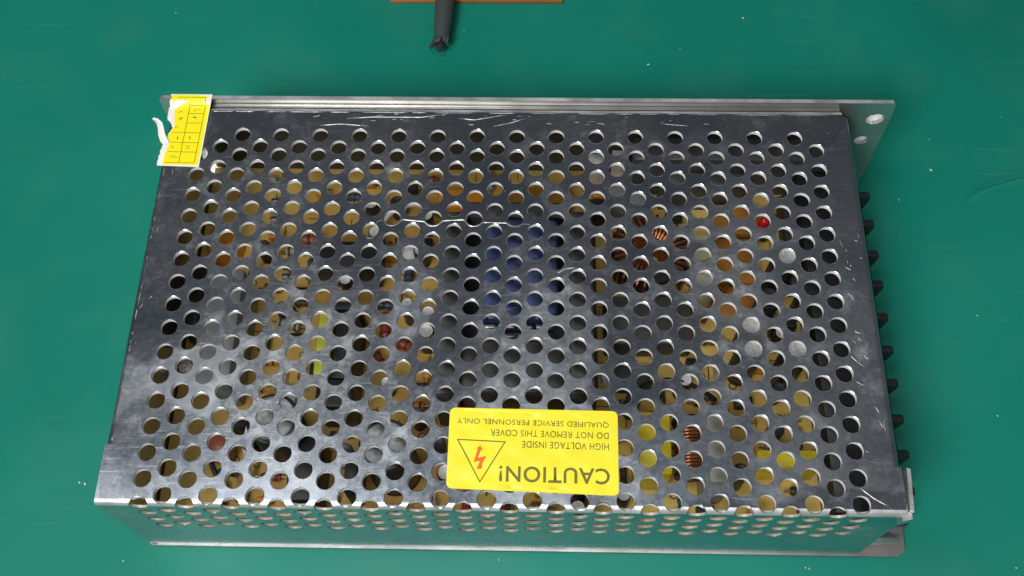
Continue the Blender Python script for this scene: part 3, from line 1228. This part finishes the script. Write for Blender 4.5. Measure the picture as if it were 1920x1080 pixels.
for f in b_.faces:
    if f.normal.z < 0:
        f.normal_flip()
link("warning_triangle", b_, M['print'], st, smooth=0)
flat("lightning_arrow", [(-4.7, -92.1), (-4.0, -93.5), (-4.5, -93.2), (-5.2, -95.3), (-3.1, -94.8), (-4.1, -96.9), (-4.1, -98.0), (-5.4, -98.1), (-4.6, -96.0), (-6.2, -96.4), (-5.2, -92.9), (-5.9, -93.2)],
     ZT + 0.07, M['redprint'], st)

# ------------------------------------------------------------------ torn yellow label
tl = empty("torn_label", psu)


def lz(x, y, e=0.0):
    if y < 9.0:
        z = H + 0.30
    elif y > 11.2:
        z = H + 1.35
    else:
        t = (y - 9.0) / 2.2
        z = H + 0.30 + 1.05 * (3 * t * t - 2 * t ** 3)
    if x < -98.0:
        z -= 0.25 * (-98.0 - x)
    return z + e


def draped(name, outline, e, m):
    o2 = []
    for i, p in enumerate(outline):
        q = outline[(i + 1) % len(outline)]
        o2.append(p)
        if p[0] < -93.5 and q[0] < -93.5:
            k = max(1, int(math.dist(p, q) / 0.5))
            for t in range(1, k):
                o2.append((p[0] + (q[0] - p[0]) * t / k + rnd.gauss(0, 0.12), p[1] + (q[1] - p[1]) * t / k + rnd.gauss(0, 0.1)))
    outline = o2
    vv = [Vector(p) for p in outline]
    ee = [(i, (i + 1) % len(vv)) for i in range(len(vv))]
    for y in [v * 1.0 for v in range(-10, 9, 2)] + [9.0, 9.5, 10.1, 10.7, 11.2, 12.0]:
        for x in range(-99, -86, 2):
            if inp(outline, x, y):
                vv.append(Vector((x, y)))
    rr = delaunay_2d_cdt(vv, ee, [], 0, 1e-5)
    b_ = bmesh.new()
    bv_ = [b_.verts.new((p.x * MM, p.y * MM, lz(p.x, p.y, e) * MM)) for p in rr[0]]
    for f in rr[2]:
        cx = sum(rr[0][i].x for i in f) / 3
        cy = sum(rr[0][i].y for i in f) / 3
        if inp(outline, cx, cy):
            fc = b_.faces.new([bv_[i] for i in f])
    b_.normal_update()
    for f in b_.faces:
        if f.normal.z < 0:
            f.normal_flip()
    return link(name, b_, m, tl, smooth=60)


draped("paper_backing", [(-98.9, 13.2), (-86.6, 13.0), (-87.3, -11.4), (-99.4, -10.8), (-99.5, -8.1), (-99.0, -3.9), (-97.6, -3.4), (-98.2, -1.4), (-96.9, 2.0), (-97.6, 3.4), (-99.0, 4.9), (-99.2, 8.9), (-98.9, 10.9)], 0.0, M['paper'])
draped("label_sheet", [(-98.5, 12.6), (-94, 12.8), (-87.1, 12.4), (-87.2, 9), (-87.4, 0), (-87.7, -10.9), (-97.8, -10.6), (-97.7, -8.6), (-97.4, -5), (-96.9, -3.3), (-97.8, -1.0), (-96.5, 2.3), (-97.0, 6.0), (-97.4, 8.3), (-95.6, 9.5), (-94.2, 10.3), (-94.9, 11.2), (-97.4, 10.9), (-98.2, 10.2)], 0.03, M['label'])
b_ = bmesh.new()


def strip(x0, y0, x1, y1, wd=0.16):
    d = Vector((x1 - x0, y1 - y0))
    l = d.length
    d /= l
    nn = Vector((-d.y, d.x)) * wd / 2
    k = max(1, int(l / 1.0))
    prev = None
    for i in range(k + 1):
        p = Vector((x0, y0)) + d * l * i / k
        row = [b_.verts.new(((q.x) * MM, q.y * MM, lz(q.x, q.y, 0.06) * MM)) for q in (p - nn, p + nn)]
        if prev:
            b_.faces.new((prev[0], row[0], row[1], prev[1]))
        prev = row


strip(-93.0, 10.2, -93.2, -9.9)
strip(-88.4, 11.9, -88.8, -10.1)
strip(-97.2, -10.0, -88.7, -10.1)
for y in (9.6, 6.9, 3.6, 0.2, -3.2, -6.4):
    strip(-93.0, y, -88.5, y - 0.05)
for y in (0.2, -3.2, -6.4):
    strip(-96.9, y + 0.1, -93.1, y, 0.14)
strip(-96.8, 11.9, -88.4, 11.9)
# unreadable small marks in the boxes
for (x, y) in ((-90.8, 8.2), (-90.6, 5.2), (-90.9, -1.6), (-91.0, -4.8), (-95.2, 5.2), (-95.4, 7.4), (-95.6, 2.0), (-95.4, -1.6), (-95.6, -4.9), (-95.4, -8.2), (-94.4, -8.0)):
    for k in range(rnd.choice((2, 3))):
        a = rnd.uniform(-0.7, 0.7) + (math.pi / 2 if rnd.random() < 0.4 else 0)
        l = rnd.uniform(0.5, 1.1)
        xx, yy = x + rnd.uniform(-0.6, 0.6), y + rnd.uniform(-0.4, 0.4)
        strip(xx - l / 2 * math.cos(a), yy - l / 2 * math.sin(a), xx + l / 2 * math.cos(a), yy + l / 2 * math.sin(a), 0.16)
b_.normal_update()
for f in b_.faces:
    if f.normal.z < 0:
        f.normal_flip()
link("printed_grid", b_, M['print'], tl, smooth=0)
# curled torn strip at the left edge
b_ = bmesh.new()
cl = [(-102.2, 3.3, 2.6, 0.35), (-101.0, 2.9, 2.5, 0.6), (-99.9, 1.9, 2.2, 0.85), (-99.4, 0.4, 1.8, 0.85), (-99.2, -1.2, 1.3, 0.95), (-98.6, -2.8, 0.8, 1.0), (-97.6, -4.0, 0.5, 0.9)]
prev = None
for i, (x, y, z, wd) in enumerate(cl):
    x2, y2 = cl[min(i + 1, len(cl) - 1)][:2]
    x1, y1 = cl[max(i - 1, 0)][:2]
    d = Vector((x2 - x1, y2 - y1)).normalized()
    nn = Vector((-d.y, d.x))
    row = []
    for s, dz in ((-0.95, 0.35), (-0.3, 0.1), (0.3, 0.0), (0.9, 0.25)):
        s *= rnd.uniform(0.75, 1.2)
        row.append((x + nn.x * wd * s, y + nn.y * wd * s, H + z + dz * (1 if i < 5 else 0.2)))
    if prev:
        for a, b2, c, d2 in zip(prev, prev[1:], row, row[1:]):
            b_.faces.new([b_.verts.new(Vector(p) * MM) for p in (a, c, d2, b2)])
    prev = row
bmesh.ops.remove_doubles(b_, verts=b_.verts, dist=1e-6)
bmesh.ops.recalc_face_normals(b_, faces=b_.faces)
link("torn_strip", b_, M['paper'], tl, smooth=80)

# ------------------------------------------------------------------ things on the mat behind
cb = empty("cable", category="cable", label="charcoal grey cable sleeve with a frayed cut end, lying behind the power supply")
b_ = bmesh.new()
tube(b_, [(-24.8, 150, 5.2), (-24.8, 120, 5.2), (-24.7, 95, 5.2), (-24.7, 84, 5.2), (-24.9, 76, 5.1), (-25.1, 70, 4.9), (-25.2, 67.2, 4.8)], 4, 20,
     radii=[3.6, 3.6, 3.55, 3.45, 3.2, 2.8, 2.6])
link("sleeve", b_, M['cable'], cb)
b_ = bmesh.new()
for k in range(11):
    a = 2 * math.pi * k / 11 + rnd.uniform(-.2, .2)
    r = rnd.uniform(1.4, 2.5)
    x, z = -25.2 + r * math.cos(a), 4.8 + r * math.sin(a)
    l = rnd.uniform(0.1, 1.3)
    tube(b_, [(x, 68.5, z), (x + 0.08 * r * math.cos(a), 67 - l * 0.5, z + 0.1), (x + rnd.uniform(-.4, .4), 66.5 - l, z - rnd.uniform(0, 1.2))], 0.5, 5, radii=[0.75, 0.65, 0.25])
link("frayed_end", b_, M['cable'], cb)
b_ = bmesh.new()
tube(b_, [(-25.4, 69, 4.6), (-25.4, 65.5, 4.4), (-25.6, 63.2, 4.2)], 0.9, 8)
tube(b_, [(-26.9, 69, 5.0), (-28.2, 65.6, 4.6), (-29.0, 64.4, 4.2)], 0.7, 8)
link("cut_wire", b_, M['dark'], cb)

pl = bmesh.new()
box(pl, -45.0, 88.0, 0.1, 17.5, 150, 1.5, 0.3)
link("wooden_strip", pl, M['wood'], category="board", label="thin brown board at the far edge of the mat, under the charcoal cable")

DUST = [(139.0, 18.2, 1.0), (140.4, 30.4, .5), (145.0, -34.4, .7), (47.4, 60.9, .8), (82.1, 81.8, .9), (-122.9, 83.0, .5), (-123.0, -90.9, .8), (-121.3, -91.3, 1.0), (145.3, -66.9, .6), (-106.1, -113.1, .7),
        (142.3, -111.0, .6), (84.3, -111.9, .5), (58.9, 68.0, .5), (-17.8, 75.6, .5), (126.9, 6.8, .5), (152.6, -35.8, .4), (85.3, -112.1, .6), (-0.8, -111.1, .4)]
for _ in range(26):
    x, y = rnd.uniform(-190, 190), rnd.uniform(-125, 120)
    if not (-106 < x < 118 and -112 < y < 16):
        DUST.append((x, y, rnd.uniform(0.12, 0.3)))
b_ = bmesh.new()
for x, y, s in DUST:
    k = bmesh.ops.create_icosphere(b_, subdivisions=1, radius=s * 0.38 * MM)['verts']
    a = rnd.uniform(0, 3)
    st_ = rnd.uniform(1, 1.8)
    for v in k:
        px, py, pz = v.co.x * st_, v.co.y, v.co.z * 0.7
        v.co = (px * math.cos(a) - py * math.sin(a) + x * MM, px * math.sin(a) + py * math.cos(a) + y * MM, pz * rnd.uniform(0.7, 1.1) + s * 0.35 * MM)
link("crumbs", b_, M['crumb'], kind='stuff', label="white crumbs scattered on the green mat")
